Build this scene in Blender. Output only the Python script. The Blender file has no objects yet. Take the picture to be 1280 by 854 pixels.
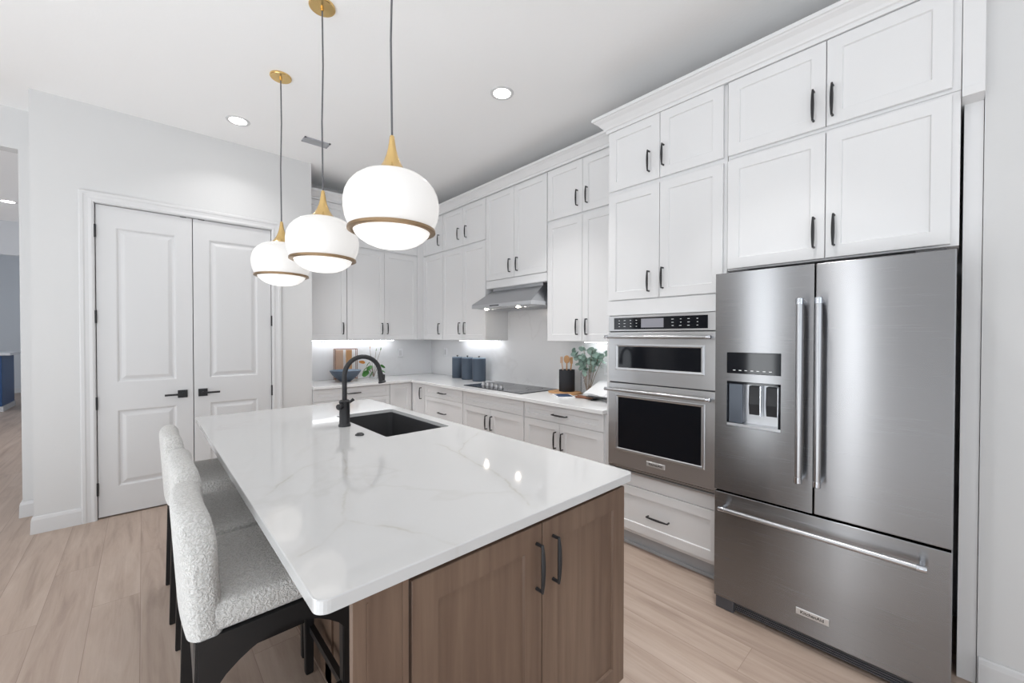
import bpy, bmesh, math, random
from mathutils import Vector, Matrix

scene = bpy.context.scene
COL = scene.collection
PI = math.pi

# ------------------------------------------------------------------ camera
yaw, pitch, roll = (math.radians(a) for a in (42.31, -0.675, 0.063))
F = Vector((math.sin(yaw)*math.cos(pitch), math.cos(yaw)*math.cos(pitch), math.sin(pitch)))
R0 = Vector((math.cos(yaw), -math.sin(yaw), 0)); U0 = R0.cross(F)
Rv = R0*math.cos(roll) + U0*math.sin(roll); Uv = U0*math.cos(roll) - R0*math.sin(roll)
cd = bpy.data.cameras.new('camera'); cam = bpy.data.objects.new('camera', cd); COL.objects.link(cam)
cd.sensor_width = 36; cd.sensor_fit = 'HORIZONTAL'; cd.lens = 36*506.902/1280; cd.clip_start = .02
cam.matrix_world = Matrix(((Rv.x, Uv.x, -F.x, 0), (Rv.y, Uv.y, -F.y, 0), (Rv.z, Uv.z, -F.z, 1.437), (0, 0, 0, 1)))
scene.camera = cam

# ------------------------------------------------------------------ light and exposure
scene.view_settings.view_transform = 'Standard'
scene.view_settings.look = 'None'
scene.view_settings.exposure = 0.04
scene.view_settings.gamma = 1
scene.view_settings.use_curve_mapping = False
scene.cycles.max_bounces = 10
scene.cycles.diffuse_bounces = 6
scene.cycles.sample_clamp_indirect = 6
w = bpy.data.worlds.new('world'); scene.world = w; w.use_nodes = True
w.node_tree.nodes['Background'].inputs[0].default_value = (.86, .93, 1, 1)
w.node_tree.nodes['Background'].inputs[1].default_value = 1.6

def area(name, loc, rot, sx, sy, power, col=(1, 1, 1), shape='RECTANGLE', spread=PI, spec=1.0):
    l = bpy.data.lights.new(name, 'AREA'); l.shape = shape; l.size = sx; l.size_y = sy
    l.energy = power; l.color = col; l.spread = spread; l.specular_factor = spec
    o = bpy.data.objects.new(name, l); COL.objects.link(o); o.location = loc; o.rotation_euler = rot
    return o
# daylight in the window openings of the great room behind the camera, then added fill lamps
UP = math.radians(35)
area('daylight_rear', (-1.2, -4.6, 1.45), (PI/2+UP, 0, 0), 5.6, 2.3, 16, (.93, .97, 1))
area('daylight_side', (-5.40, 2.85, 1.55), (PI/2, 0, -PI/2), .50, 2.9, 34, (.95, .98, 1))
area('daylight_side', (-5.40, 1.33, 1.55), (PI/2, 0, -PI/2), .24, 2.9, 24, (.95, .98, 1))
area('daylight_side', (-5.1, -2.4, 1.4), (PI/2+UP, 0, -PI/2), 2.4, 2.3, 10, (.95, .98, 1))
area('unseen_floor_fill', (-2.0, -2.3, .03), (PI, 0, 0), 3.2, 2.4, 64, (.88, .95, 1))  # added upward lamp out of view, brightens the room off the ceiling
area('unseen_floor_fill', (-2.2, .9, .03), (PI, 0, 0), 3.2, 3.8, 108, (.88, .95, 1))  # second added upward lamp, out of view left of the island
area('far_room_fill', (-5.3, 11.5, 1.6), (PI/2, 0, -PI/2), 3.5, 2.2, 85, (.86, .93, 1))  # added lamp to brighten the far room; the wall has no window here
area('hall_fill', (-5.3, 7.4, 1.6), (PI/2, 0, -PI/2), 2.5, 2.2, 48, (.88, .94, 1))  # added lamp to brighten the hall, set before a solid wall







# ------------------------------------------------------------------ materials
M = {}
def srgb(r, g, b):
    f = lambda c: (c/255/12.92) if c/255 <= .04045 else ((c/255+.055)/1.055)**2.4
    return (f(r), f(g), f(b), 1)
def mat(name, col, rough=.5, metal=0, **kw):
    m = bpy.data.materials.new(name); m.use_nodes = True
    b = m.node_tree.nodes['Principled BSDF']
    b.inputs['Base Color'].default_value = col if len(col) == 4 else (*col, 1)
    b.inputs['Roughness'].default_value = rough; b.inputs['Metallic'].default_value = metal
    for k, v in kw.items(): b.inputs[k.replace('_', ' ')].default_value = v
    M[name] = m
    return m
class NT:
    def __init__(s, m): s.t = m.node_tree; s.b = s.t.nodes['Principled BSDF']
    def n(s, typ, **kw):
        x = s.t.nodes.new(typ)
        for k, v in kw.items(): setattr(x, k, v)
        return x
    def l(s, a, b): s.t.links.new(a, b)
    def math(s, op, a, b=None, c=None):
        x = s.n('ShaderNodeMath', operation=op)
        for i, v in enumerate((a, b, c)):
            if v is None: continue
            if isinstance(v, (int, float)): x.inputs[i].default_value = v
            else: s.l(v, x.inputs[i])
        return x.outputs[0]
    def vmath(s, op, a, b=None):
        x = s.n('ShaderNodeVectorMath', operation=op)
        for i, v in enumerate((a, b)):
            if v is None: continue
            if isinstance(v, (tuple, list)): x.inputs[i].default_value = v
            else: s.l(v, x.inputs[i])
        return x
    def world(s): return s.n('ShaderNodeNewGeometry').outputs['Position']
    def obj(s): return s.n('ShaderNodeTexCoord').outputs['Object']
    def mapping(s, v, scale=(1, 1, 1), rot=(0, 0, 0), loc=(0, 0, 0)):
        x = s.n('ShaderNodeMapping'); x.inputs['Scale'].default_value = scale
        x.inputs['Rotation'].default_value = rot; x.inputs['Location'].default_value = loc
        s.l(v, x.inputs['Vector']); return x.outputs[0]
    def noise(s, v, scale=5, detail=3, rough=.5, dist=0):
        x = s.n('ShaderNodeTexNoise'); x.inputs['Scale'].default_value = scale; x.inputs['Detail'].default_value = detail
        x.inputs['Roughness'].default_value = rough; x.inputs['Distortion'].default_value = dist
        s.l(v, x.inputs['Vector']); return x
    def ramp(s, fac, stops):
        x = s.n('ShaderNodeValToRGB'); e = x.color_ramp.elements
        while len(e) < len(stops): e.new(.5)
        for q, (p, c) in zip(e, stops): q.position = p; q.color = c
        s.l(fac, x.inputs[0]); return x.outputs[0]
    def mix(s, fac, a, b, mode='MIX'):
        x = s.n('ShaderNodeMix', data_type='RGBA', blend_type=mode)
        for v, i in ((fac, 0), (a, 6), (b, 7)):
            if isinstance(v, (int, float)): x.inputs[i].default_value = v
            elif isinstance(v, tuple): x.inputs[i].default_value = v
            else: s.l(v, x.inputs[i])
        return x.outputs[2]
    def bump(s, h, strength=.2, dist=.01):
        x = s.n('ShaderNodeBump'); x.inputs['Strength'].default_value = strength; x.inputs['Distance'].default_value = dist
        s.l(h, x.inputs['Height']); s.l(x.outputs[0], s.b.inputs['Normal'])

def painted(name, col, rough, scale=60, strength=.05):
    m = mat(name, col, rough); t = NT(m)
    t.bump(t.noise(t.world(), scale, 2).outputs[0], strength, .003)
    return m
painted('wall_paint', (.67, .67, .67), .75, 90, .08)
painted('ceiling_paint', (.92, .92, .92), .85, 70, .25)
painted('trim_paint', (.67, .67, .675), .4)
painted('cabinet_paint', (.765, .765, .77), .38, 25, .02)
painted('reflection_dark_paint', (.26, .26, .27), .75)  # dark tone invented for an unseen wall, to deepen the refrigerator reflections
painted('hall_paint', (.68, .70, .73), .75)
mat('gap_dark', (.03, .03, .03), .8)
mat('black_metal', (.018, .018, .02), .42)
mat('black_matte', (.022, .023, .027), .5)
mat('sink_black', (.045, .045, .048), .4)
mat('black_wood', (.014, .014, .015), .38)
mat('black_glass', (.008, .009, .012), .06, Specular_IOR_Level=.3)
mat('cooktop_glass', (.035, .037, .042), .04)
mat('chrome', (.60, .62, .66), .2, 1)
mat('gold', (.80, .56, .24), .24, 1)
mat('gold_ring', (.36, .25, .15), .35, 1)
mat('cord_grey', (.12, .12, .13), .6)
mat('grille_grey', (.09, .09, .10), .5)
mat('fridge_body', (.05, .05, .055), .5)
mat('dispenser_grey', (.10, .115, .14), .3, .5)
mat('panel_grey', (.45, .46, .48), .5)
mat('slate_blue', (.062, .085, .12), .55)
mat('slate_blue_light', (.22, .29, .37), .5)
mat('crock_black', (.02, .021, .026), .7)
mat('wood_light', srgb(196, 150, 104), .5)
mat('wood_pink', srgb(205, 172, 148), .55)
mat('wood_brown', srgb(128, 84, 60), .5)
mat('paper', (.85, .85, .86), .7)
mat('navy', (.03, .06, .13), .5)
mat('leaf_green', (.05, .20, .035), .45)
mat('leaf_orange', (.55, .22, .04), .5)
mat('leaf_eucalyptus', (.33, .45, .39), .6)
mat('stem', (.25, .16, .09), .6)
mat('blue_cabinet', (.02, .08, .22), .4)
mat('vent_grey', (.42, .42, .46), .6)
mat('badge', (.72, .72, .72), .3, .6)
mat('ink', (.02, .02, .02), .5)
mat('plate_white', (.82, .82, .84), .35)
mat('glass', (1, 1, 1), .02, 0, Transmission_Weight=1.0, IOR=1.3)

def emit(name, col, e):
    m = mat(name, (.8, .8, .8) if e > .1 else (.25, .25, .28), .4); b = m.node_tree.nodes['Principled BSDF']
    b.inputs['Emission Color'].default_value = (*col, 1); b.inputs['Emission Strength'].default_value = e
    return m
emit('can_lens', (1, .98, .95), 14)
emit('strip_light', (.94, .97, 1), 14)
emit('hood_lamp', (1, .90, .76), 45)
emit('oven_display', (.75, .78, .9), .04)
emit('button_mark', (.8, .85, .9), .25)
g = emit('opal_glass', (1, .955, .90), .36); g.node_tree.nodes['Principled BSDF'].inputs['Base Color'].default_value = (.62, .62, .62, 1)
g.node_tree.nodes['Principled BSDF'].inputs['Roughness'].default_value = .12
g = emit('opal_diffuser', (1, .97, .93), .62); g.node_tree.nodes['Principled BSDF'].inputs['Base Color'].default_value = (.6, .6, .6, 1)

def steel(name, col, rough, tan, an=.75, streak=(3, 3, 900)):
    m = mat(name, col, rough, 1); t = NT(m)
    t.b.inputs['Anisotropic'].default_value = an
    v = t.n('ShaderNodeCombineXYZ')
    for i in range(3): v.inputs[i].default_value = tan[i]
    t.l(v.outputs[0], t.b.inputs['Tangent'])
    n = t.noise(t.mapping(t.world(), streak), 1, 2).outputs[0]
    t.l(t.math('MULTIPLY_ADD', n, .02, rough-.01), t.b.inputs['Roughness'])
    return m
steel('steel', (.29, .292, .30), .27, (0, 0, 1), 1.0)
steel('steel_oven', (.55, .55, .555), .34, (0, 0, 1))
mat('steel_bar', (.48, .485, .50), .3, 1)
steel('steel_hood', (.50, .51, .53), .32, (0, 0, 1), .6)
mat('steel_light', (.62, .63, .65), .35, 1)

def floor_mat():
    m = mat('oak_planks', (.5, .4, .33), .42); t = NT(m)
    p = t.world()
    mp = t.mapping(p, (1, 1, 1), (0, 0, PI/2), (0.07, .4, 0))
    br = t.n('ShaderNodeTexBrick', offset=.37, offset_frequency=2)
    t.l(mp, br.inputs['Vector'])
    for k, v in (('Scale', 1), ('Mortar Size', .0012), ('Mortar Smooth', .2), ('Bias', 0), ('Brick Width', 1.5), ('Row Height', .19)):
        br.inputs[k].default_value = v
    br.inputs['Color1'].default_value = (0, 0, 0, 1); br.inputs['Color2'].default_value = (1, 1, 1, 1)
    br.inputs['Mortar'].default_value = (.5, .5, .5, 1)
    # shift the grain from plank to plank
    off = t.vmath('SCALE', br.outputs['Color']); off.inputs['Scale'].default_value = 7
    q = t.vmath('ADD', p, off.outputs[0]).outputs[0]
    g1 = t.noise(t.mapping(q, (14, 1.1, 1)), 1, 6, .62, .6).outputs[0]
    g2 = t.noise(t.mapping(q, (70, 2.5, 1)), 1, 4, .6).outputs[0]
    g3 = t.noise(t.mapping(q, (3.2, .9, 1)), 1, 3, .5, 1.2).outputs[0]
    c = t.ramp(g1, [(.30, srgb(158, 139, 126)), (.48, srgb(184, 165, 151)), (.70, srgb(200, 183, 170))])
    c = t.mix(t.math('MULTIPLY', g2, .35), c, srgb(150, 129, 114))
    kn = t.ramp(g3, [(.60, (0, 0, 0, 1)), (.78, (1, 1, 1, 1))])
    c = t.mix(t.math('MULTIPLY', kn, .35), c, srgb(140, 116, 102))
    tone = t.ramp(br.outputs['Color'], [(0, (.93, .92, .92, 1)), (1, (1.0, 1.0, 1.0, 1))])
    c = t.mix(1.0, c, tone, 'MULTIPLY')
    c = t.mix(t.math('MULTIPLY', br.outputs['Fac'], .5), c, srgb(110, 88, 76))
    t.l(c, t.b.inputs['Base Color'])
    t.l(t.math('MULTIPLY_ADD', g1, .2, .36), t.b.inputs['Roughness'])
    t.bump(t.math('SUBTRACT', g2, br.outputs['Fac']), .12, .002)
floor_mat()

def quartz(name, paths, base=(.58, .58, .58, 1), rough=.07, faint=.2):
    m = mat(name, base, rough); t = NT(m)
    p = t.world()
    nz = t.noise(p, 6, 4, .6)
    d = t.vmath('SUBTRACT', nz.outputs['Color'], (.5, .5, .5))
    sc = t.vmath('SCALE', d.outputs[0]); sc.inputs['Scale'].default_value = .07
    q = t.vmath('ADD', p, sc.outputs[0]).outputs[0]
    # faint random veins
    nv = t.noise(q, 1.3, 4, .55, .4).outputs[0]
    ridge = t.math('ABSOLUTE', t.math('SUBTRACT', nv, .5))
    v = t.ramp(ridge, [(0, (1, 1, 1, 1)), (.022, (0, 0, 0, 1))])
    patch = t.ramp(t.noise(p, 1.1, 2).outputs[0], [(.45, (0, 0, 0, 1)), (.62, (1, 1, 1, 1))])
    fac = t.math('MULTIPLY', t.math('MULTIPLY', v, patch), faint)
    best = None
    for pts, wd in paths:
        for a, b in zip(pts, pts[1:]):
            a = Vector((*a, 0)); b = Vector((*b, 0)); dv = b-a
            fl = t.vmath('MULTIPLY', q, (1, 1, 0)).outputs[0]
            pa = t.vmath('SUBTRACT', fl, tuple(a)).outputs[0]
            h = t.math('DIVIDE', t.vmath('DOT_PRODUCT', pa, tuple(dv)).outputs['Value'], dv.length_squared)
            x = t.n('ShaderNodeClamp'); t.l(h, x.inputs[0])
            k = t.vmath('SCALE', tuple(dv)); t.l(x.outputs[0], k.inputs['Scale'])
            ds = t.vmath('LENGTH', t.vmath('SUBTRACT', pa, k.outputs[0]).outputs[0]).outputs['Value']
            ds = t.math('DIVIDE', ds, wd)
            best = ds if best is None else t.math('MINIMUM', best, ds)
    c = base
    c = t.mix(fac, c, (.44, .42, .39, 1))
    if best is not None:
        thin = t.math('SUBTRACT', 1, best); thin = t.math('MAXIMUM', thin, 0)
        wide = t.math('MAXIMUM', t.math('SUBTRACT', 1, t.math('DIVIDE', best, 5)), 0)
        var = t.ramp(t.noise(p, 9, 3).outputs[0], [(.38, (.15, .15, .15, 1)), (.62, (1, 1, 1, 1))])
        c = t.mix(t.math('MULTIPLY', t.math('MULTIPLY', wide, .22), var), c, (.46, .44, .41, 1))
        c = t.mix(t.math('MULTIPLY', t.math('MULTIPLY', thin, .5), var), c, (.42, .39, .34, 1))
    t.l(c, t.b.inputs['Base Color'])
quartz('island_quartz', [([(.27, 1.05), (.317, 1.076), (.42, 1.175), (.49, 1.06), (.53, .99), (.575, .84)], .008),
                         ([(.42, 1.175), (.45, 1.27), (.548, 1.472), (.58, 1.60), (.68, 1.92)], .007),
                         ([(1.06, 1.70), (1.035, 1.472), (1.0, 1.19), (.89, .90)], .007),
                         ([(.29, 1.52), (.36, 1.62), (.47, 1.746), (.60, 1.80)], .006), ([(1.36, 1.75), (1.15, 1.62), (1.04, 1.5)], .006)])
quartz('counter_quartz', [], (.80, .80, .80, 1), .12, .12)
quartz('splash_quartz', [], (.80, .80, .81, 1), .16, .10)

def wood_mat():
    m = mat('island_wood', (.2, .14, .1), .45); t = NT(m); p = t.world()
    g1 = t.noise(t.mapping(p, (22, 22, 1.1)), 1, 5, .6, .4).outputs[0]
    g2 = t.noise(t.mapping(p, (4, 4, 1.5)), 1, 3, .5, .5).outputs[0]
    c = t.ramp(g1, [(.3, srgb(98, 78, 65)), (.5, srgb(115, 94, 79)), (.7, srgb(128, 107, 91))])
    k = t.ramp(g2, [(.42, (0, 0, 0, 1)), (.66, (1, 1, 1, 1))])
    c = t.mix(t.math('MULTIPLY', k, .35), c, srgb(96, 74, 61))
    t.l(c, t.b.inputs['Base Color'])
wood_mat()

def boucle():
    m = mat('boucle', (.66, .65, .63), .95); t = NT(m); p = t.obj()
    vo = t.n('ShaderNodeTexVoronoi'); vo.inputs['Scale'].default_value = 125
    nz = t.noise(p, 60, 3)
    d = t.vmath('SCALE', nz.outputs['Color']); d.inputs['Scale'].default_value = .03
    t.l(t.vmath('ADD', p, d.outputs[0]).outputs[0], vo.inputs['Vector'])
    h = t.math('SUBTRACT', 1, vo.outputs['Distance'])
    t.b.inputs['Sheen Weight'].default_value = .25
    t.bump(t.math('ADD', h, nz.outputs[0]), .9, .0055)
    c = t.ramp(vo.outputs['Distance'], [(.1, (.78, .77, .755, 1)), (.75, (.58, .57, .55, 1))])
    t.l(c, t.b.inputs['Base Color'])
boucle()

# ------------------------------------------------------------------ mesh helpers
def new_bm(): return bmesh.new()
def merge(bm, other):
    me = bpy.data.meshes.new('tmp'); other.to_mesh(me); other.free(); bm.from_mesh(me); bpy.data.meshes.remove(me)
def box(bm, x0, x1, y0, y1, z0, z1, bev=0, seg=2):
    x0, x1 = sorted((x0, x1)); y0, y1 = sorted((y0, y1)); z0, z1 = sorted((z0, z1))
    b = bmesh.new()
    vs = [b.verts.new(p) for p in ((x0, y0, z0), (x1, y0, z0), (x1, y1, z0), (x0, y1, z0), (x0, y0, z1), (x1, y0, z1), (x1, y1, z1), (x0, y1, z1))]
    for f in ((3, 2, 1, 0), (4, 5, 6, 7), (0, 1, 5, 4), (1, 2, 6, 5), (2, 3, 7, 6), (3, 0, 4, 7)): b.faces.new([vs[i] for i in f])
    if bev: bmesh.ops.bevel(b, geom=b.edges[:], offset=bev, segments=seg, affect='EDGES', profile=.5)
    merge(bm, b); return bm
def prism(bm, poly, axis, a, b_, bev=0):
    """extrude a 2-D polygon along an axis; poly holds the two other coordinates in xyz order"""
    b = bmesh.new()
    def P(u, v, t):
        return {'x': (t, u, v), 'y': (u, t, v), 'z': (u, v, t)}[axis]
    A = [b.verts.new(P(u, v, a)) for u, v in poly]; B = [b.verts.new(P(u, v, b_)) for u, v in poly]
    n = len(poly)
    b.faces.new(A); b.faces.new(B[::-1])
    for i in range(n): b.faces.new((A[i], A[(i+1) % n], B[(i+1) % n], B[i]))
    bmesh.ops.recalc_face_normals(b, faces=b.faces[:])
    if bev: bmesh.ops.bevel(b, geom=b.edges[:], offset=bev, segments=2, affect='EDGES', profile=.5)
    merge(bm, b); return bm
def lathe(bm, prof, c, n=48, closed=False):
    """prof: (radius, z) pairs turned about the vertical axis through c"""
    b = bmesh.new(); rings = []
    for r, z in prof:
        if r < 1e-5: rings.append([b.verts.new((c[0], c[1], c[2]+z))])
        else: rings.append([b.verts.new((c[0]+r*math.cos(2*PI*k/n), c[1]+r*math.sin(2*PI*k/n), c[2]+z)) for k in range(n)])
    for A, B in zip(rings, rings[1:]):
        if len(A) == 1 and len(B) == 1: continue
        for k in range(n):
            j = (k+1) % n
            if len(A) == 1: b.faces.new((A[0], B[j], B[k]))
            elif len(B) == 1: b.faces.new((A[k], A[j], B[0]))
            else: b.faces.new((A[k], A[j], B[j], B[k]))
    if len(rings[0]) > 1 and closed: b.faces.new(rings[0][::-1])
    if len(rings[-1]) > 1 and closed: b.faces.new(rings[-1])
    bmesh.ops.recalc_face_normals(b, faces=b.faces[:])
    merge(bm, b); return bm
def tube(bm, pts, rad, n=10, cap=True):
    """round bar along points; rad a number or one per point"""
    pts = [Vector(p) for p in pts]
    rs = rad if isinstance(rad, (list, tuple)) else [rad]*len(pts)
    b = bmesh.new(); rings = []; prev = None
    for i, p in enumerate(pts):
        t = (pts[min(i+1, len(pts)-1)]-pts[max(i-1, 0)]).normalized()
        if prev is None: a = Vector((0, 0, 1)) if abs(t.z) < .9 else Vector((1, 0, 0)); a = (a-t*a.dot(t)).normalized()
        else: a = (prev-t*prev.dot(t)).normalized()
        prev = a; c = t.cross(a)
        rings.append([b.verts.new(p+(a*math.cos(2*PI*k/n)+c*math.sin(2*PI*k/n))*rs[i]) for k in range(n)])
    for A, B in zip(rings, rings[1:]):
        for k in range(n): b.faces.new((A[k], A[(k+1) % n], B[(k+1) % n], B[k]))
    if cap: b.faces.new(rings[0][::-1]); b.faces.new(rings[-1])
    bmesh.ops.recalc_face_normals(b, faces=b.faces[:])
    merge(bm, b); return bm
def bar(bm, a, b_, w, h=None):
    """square bar from a to b"""
    a, b_ = Vector(a), Vector(b_); h = h or w; t = (b_-a).normalized()
    s = Vector((0, 0, 1)) if abs(t.z) < .9 else Vector((1, 0, 0)); s = (s-t*s.dot(t)).normalized(); c = t.cross(s)
    b = bmesh.new(); vs = []
    for p in (a, b_):
        for i, j in ((-1, -1), (1, -1), (1, 1), (-1, 1)): vs.append(b.verts.new(p+c*(i*w/2)+s*(j*h/2)))
    for f in ((3, 2, 1, 0), (4, 5, 6, 7), (0, 1, 5, 4), (1, 2, 6, 5), (2, 3, 7, 6), (3, 0, 4, 7)): b.faces.new([vs[i] for i in f])
    bmesh.ops.recalc_face_normals(b, faces=b.faces[:]); merge(bm, b); return bm
class Face:
    """a front plane: 'R' faces -X (u runs along y), 'B' faces -Y (u runs along x)"""
    def __init__(s, kind, p): s.k, s.p = kind, p
    def P(s, u, z, w): return (s.p-w, u, z) if s.k == 'R' else (u, s.p-w, z)
    def box(s, bm, u0, u1, z0, z1, w0, w1, bev=0):
        a = s.P(u0, z0, w0); b = s.P(u1, z1, w1); return box(bm, a[0], b[0], a[1], b[1], a[2], b[2], bev)
    def loops(s, bm, u0, u1, z0, z1, lp, back=True, cap=True):
        b = bmesh.new(); rings = []
        for i, wv in lp:
            rings.append([b.verts.new(s.P(u, z, wv)) for u, z in ((u0+i, z0+i), (u1-i, z0+i), (u1-i, z1-i), (u0+i, z1-i))])
        for A, B in zip(rings, rings[1:]):
            for k in range(4): b.faces.new((A[k], A[(k+1) % 4], B[(k+1) % 4], B[k]))
        if cap: b.faces.new(rings[-1])
        if back: b.faces.new(rings[0][::-1])
        bmesh.ops.recalc_face_normals(b, faces=b.faces[:])
        merge(bm, b); return bm
def smooth(me, ang=40):
    for p in me.polygons: p.use_smooth = True
    bm = bmesh.new(); bm.from_mesh(me)
    for e in bm.edges:
        if len(e.link_faces) == 2 and e.calc_face_angle(0) > math.radians(ang): e.smooth = False
    bm.to_mesh(me); bm.free()
def root_loc(o):
    v = Vector((0, 0, 0))
    while o is not None: v += o.location; o = o.parent
    return v
def obj(name, bm, m, parent=None, sm=False):
    me = bpy.data.meshes.new(name)
    if parent is not None: off = root_loc(parent)
    else:
        xs = [v.co for v in bm.verts]
        off = Vector(((min(v.x for v in xs)+max(v.x for v in xs))/2, (min(v.y for v in xs)+max(v.y for v in xs))/2, min(v.z for v in xs)))
    bmesh.ops.translate(bm, verts=bm.verts[:], vec=-off)
    bm.to_mesh(me); bm.free()
    me.materials.append(M[m]); 
    if sm: smooth(me)
    o = bpy.data.objects.new(name, me); COL.objects.link(o)
    if parent is not None: o.parent = parent
    else: o.location = off
    return o
def tag(o, label, cat, group=None, kind=None):
    o['label'] = label; o['category'] = cat
    if group: o['group'] = group
    if kind: o['kind'] = kind
    return o
def thing(name, label, cat, loc, group=None):
    o = bpy.data.objects.new(name, None); COL.objects.link(o); o.empty_display_size = .1; o.location = loc
    return tag(o, label, cat, group)
def struct(name, bm, m, label=None, sm=False):
    o = obj(name, bm, m, None, sm); o['kind'] = 'structure'
    if label: o['label'] = label
    return o
def copy_tree(o, parent=None):
    c = o.copy(); COL.objects.link(c)
    if parent: c.parent = parent
    for ch in list(o.children): copy_tree(ch, c)
    return c
def sweep(bm, path, prof):
    """profile (outward, z) swept along a plan path; outward is to the right of travel"""
    b = bmesh.new(); rings = []
    pts = [Vector(p) for p in path]
    for i, p in enumerate(pts):
        d = []
        if i > 0: d.append((pts[i]-pts[i-1]).normalized())
        if i < len(pts)-1: d.append((pts[i+1]-pts[i]).normalized())
        ns = [Vector((q.y, -q.x)) for q in d]
        n = sum(ns, Vector((0, 0))).normalized(); n = n/ n.dot(ns[0])
        rings.append([b.verts.new((p.x+n.x*o, p.y+n.y*o, z)) for o, z in prof])
    m = len(prof)
    for A, B in zip(rings, rings[1:]):
        for k in range(m): b.faces.new((A[k], A[(k+1) % m], B[(k+1) % m], B[k]))
    b.faces.new(rings[0]); b.faces.new(rings[-1][::-1])
    bmesh.ops.recalc_face_normals(b, faces=b.faces[:]); merge(bm, b); return bm

# ------------------------------------------------------------------ room shell
CEIL = 3.221
struct('floor', box(new_bm(), -5.6, 3.2, -5.1, 16.2, -.1, 0), 'oak_planks', 'pale oak plank floor')
struct('ceiling', box(new_bm(), -5.6, 3.2, -5.1, 9.95, CEIL, CEIL+.1), 'ceiling_paint', 'white kitchen ceiling')
struct('ceiling_far', box(new_bm(), -5.6, 3.2, 9.95, 16.2, 3.85, 3.95), 'hall_paint', 'raised ceiling of the far room')
struct('wall_right', box(new_bm(), 3.08, 3.2, -.065, 5.22, 0, CEIL), 'wall_paint')
struct('wall_right_front', box(new_bm(), 2.535, 3.2, -5.0, -.066, 0, CEIL), 'wall_paint', 'white wall right of the refrigerator')
struct('wall_back', box(new_bm(), 1.18, 3.08, 5.10, 5.22, 0, CEIL), 'wall_paint')
# pantry closet front wall with the double-door opening
bm = new_bm()
DX0, DX1, DZ = -.275, .935, 2.475
box(bm, -.595, DX0-.01, 4.506, 4.62, 0, CEIL); box(bm, DX1+.01, 1.297, 4.506, 4.62, 0, CEIL)
box(bm, DX0-.01, DX1+.01, 4.506, 4.62, DZ+.01, CEIL)
box(bm, 1.18, 1.297, 4.62, 5.10, 0, CEIL); box(bm, -.595, -.48, 4.62, 5.1, 0, CEIL); box(bm, -.48, 1.18, 5.0, 5.1, 0, CEIL)
struct('wall_pantry', bm, 'wall_paint', 'white pantry closet wall with double doors')
# great room behind the camera: walls with window openings
bm = new_bm()
for a, b in ((-5.6, -4.05), (1.65, 3.2)): box(bm, a, b, -5.1, -5.0, 0, CEIL)
box(bm, -4.05, 1.65, -5.1, -5.0, 0, .35); box(bm, -4.05, 1.65, -5.1, -5.0, 2.95, CEIL)
struct('wall_rear', bm, 'wall_paint')
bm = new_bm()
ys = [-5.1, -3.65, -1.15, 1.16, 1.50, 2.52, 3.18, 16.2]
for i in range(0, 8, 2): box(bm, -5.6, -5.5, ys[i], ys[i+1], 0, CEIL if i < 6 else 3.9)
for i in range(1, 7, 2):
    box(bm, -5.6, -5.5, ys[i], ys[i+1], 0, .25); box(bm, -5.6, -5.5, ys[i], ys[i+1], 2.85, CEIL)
struct('wall_left', bm, 'reflection_dark_paint', 'unseen great room wall, darkened for the steel reflections')
# hall wall with the cased opening, far header wall, end wall
bm = new_bm()
box(bm, -.715, -.596, 4.98, 5.10, 0, CEIL); box(bm, -4.2, -.715, 4.98, 5.10, 2.905, CEIL); box(bm, -5.5, -4.2, 4.98, 5.10, 0, CEIL)
struct('wall_hall', bm, 'wall_paint', 'white wall with tall opening to the hall')
bm = new_bm()
box(bm, -1.3, -.48, 9.9, 10.0, 0, CEIL); box(bm, -5.5, -1.3, 9.9, 10.0, 2.70, 3.9); box(bm, -5.5, -3.2, 9.9, 10, 0, 2.7)
struct('wall_hall_far', bm, 'hall_paint')
struct('wall_end', box(new_bm(), -5.6, 3.2, 16.0, 16.2, 0, 3.9), 'hall_paint')
struct('wall_hall_side', box(new_bm(), -.48, -.36, 5.1, 16.0, 0, 3.9), 'hall_paint')

BB = [(0, 0), (.016, 0), (.016, .012), (.013, .10), (.009, .118), (.004, .125), (0, .125)]
def baseboard(name, path, h=1.0):
    return struct(name, sweep(new_bm(), path, [(o, z*h) for o, z in BB]), 'trim_paint')
baseboard('baseboard_pantry', [(-.596, 4.98), (-.596, 4.505), (-.356, 4.505)][::1] if False else [(-.596, 4.97), (-.596, 4.505), (-.357, 4.505)])
baseboard('baseboard_hall', [(-.72, 5.09), (-.717, 4.979), (-.616, 4.979)])
baseboard('baseboard_right', [(2.534, -.07), (2.534, -4.9)])
baseboard('baseboard_end', [(-5.4, 15.99), (-.49, 15.99)])
# door casing
def casing(name, u0, u1, ztop, p, wdt=.082):
    f = Face('B', p); bm = new_bm()
    pr = [(0, 0), (0, .014), (.012, .018), (.03, .014), (.05, .016), (.058, .02), (.074, .02), (.082, .014), (.082, 0)]
    # mitred: legs and head swept in the wall plane
    b = bmesh.new(); rings = []
    for (u, z, su, sz) in ((u0, 0, -1, 0), (u0, ztop, -1, 1), (u1, ztop, 1, 1), (u1, 0, 1, 0)):
        rings.append([b.verts.new(f.P(u+su*o, z+sz*o, h)) for o, h in pr])
    m = len(pr)
    for A, B in zip(rings, rings[1:]):
        for k in range(m-1): b.faces.new((A[k], A[k+1], B[k+1], B[k]))
    bmesh.ops.recalc_face_normals(b, faces=b.faces[:]); merge(bm, b)
    # jamb lining
    box(bm, u0-.001, u0+.004, p, p+.10, 0, ztop); box(bm, u1-.004, u1+.001, p, p+.10, 0, ztop); box(bm, u0, u1, p, p+.10, ztop-.004, ztop+.001)
    return struct(name, bm, 'trim_paint', 'white moulded casing around the pantry doors')
casing('trim_1', DX0, DX1, DZ, 4.506)
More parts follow.
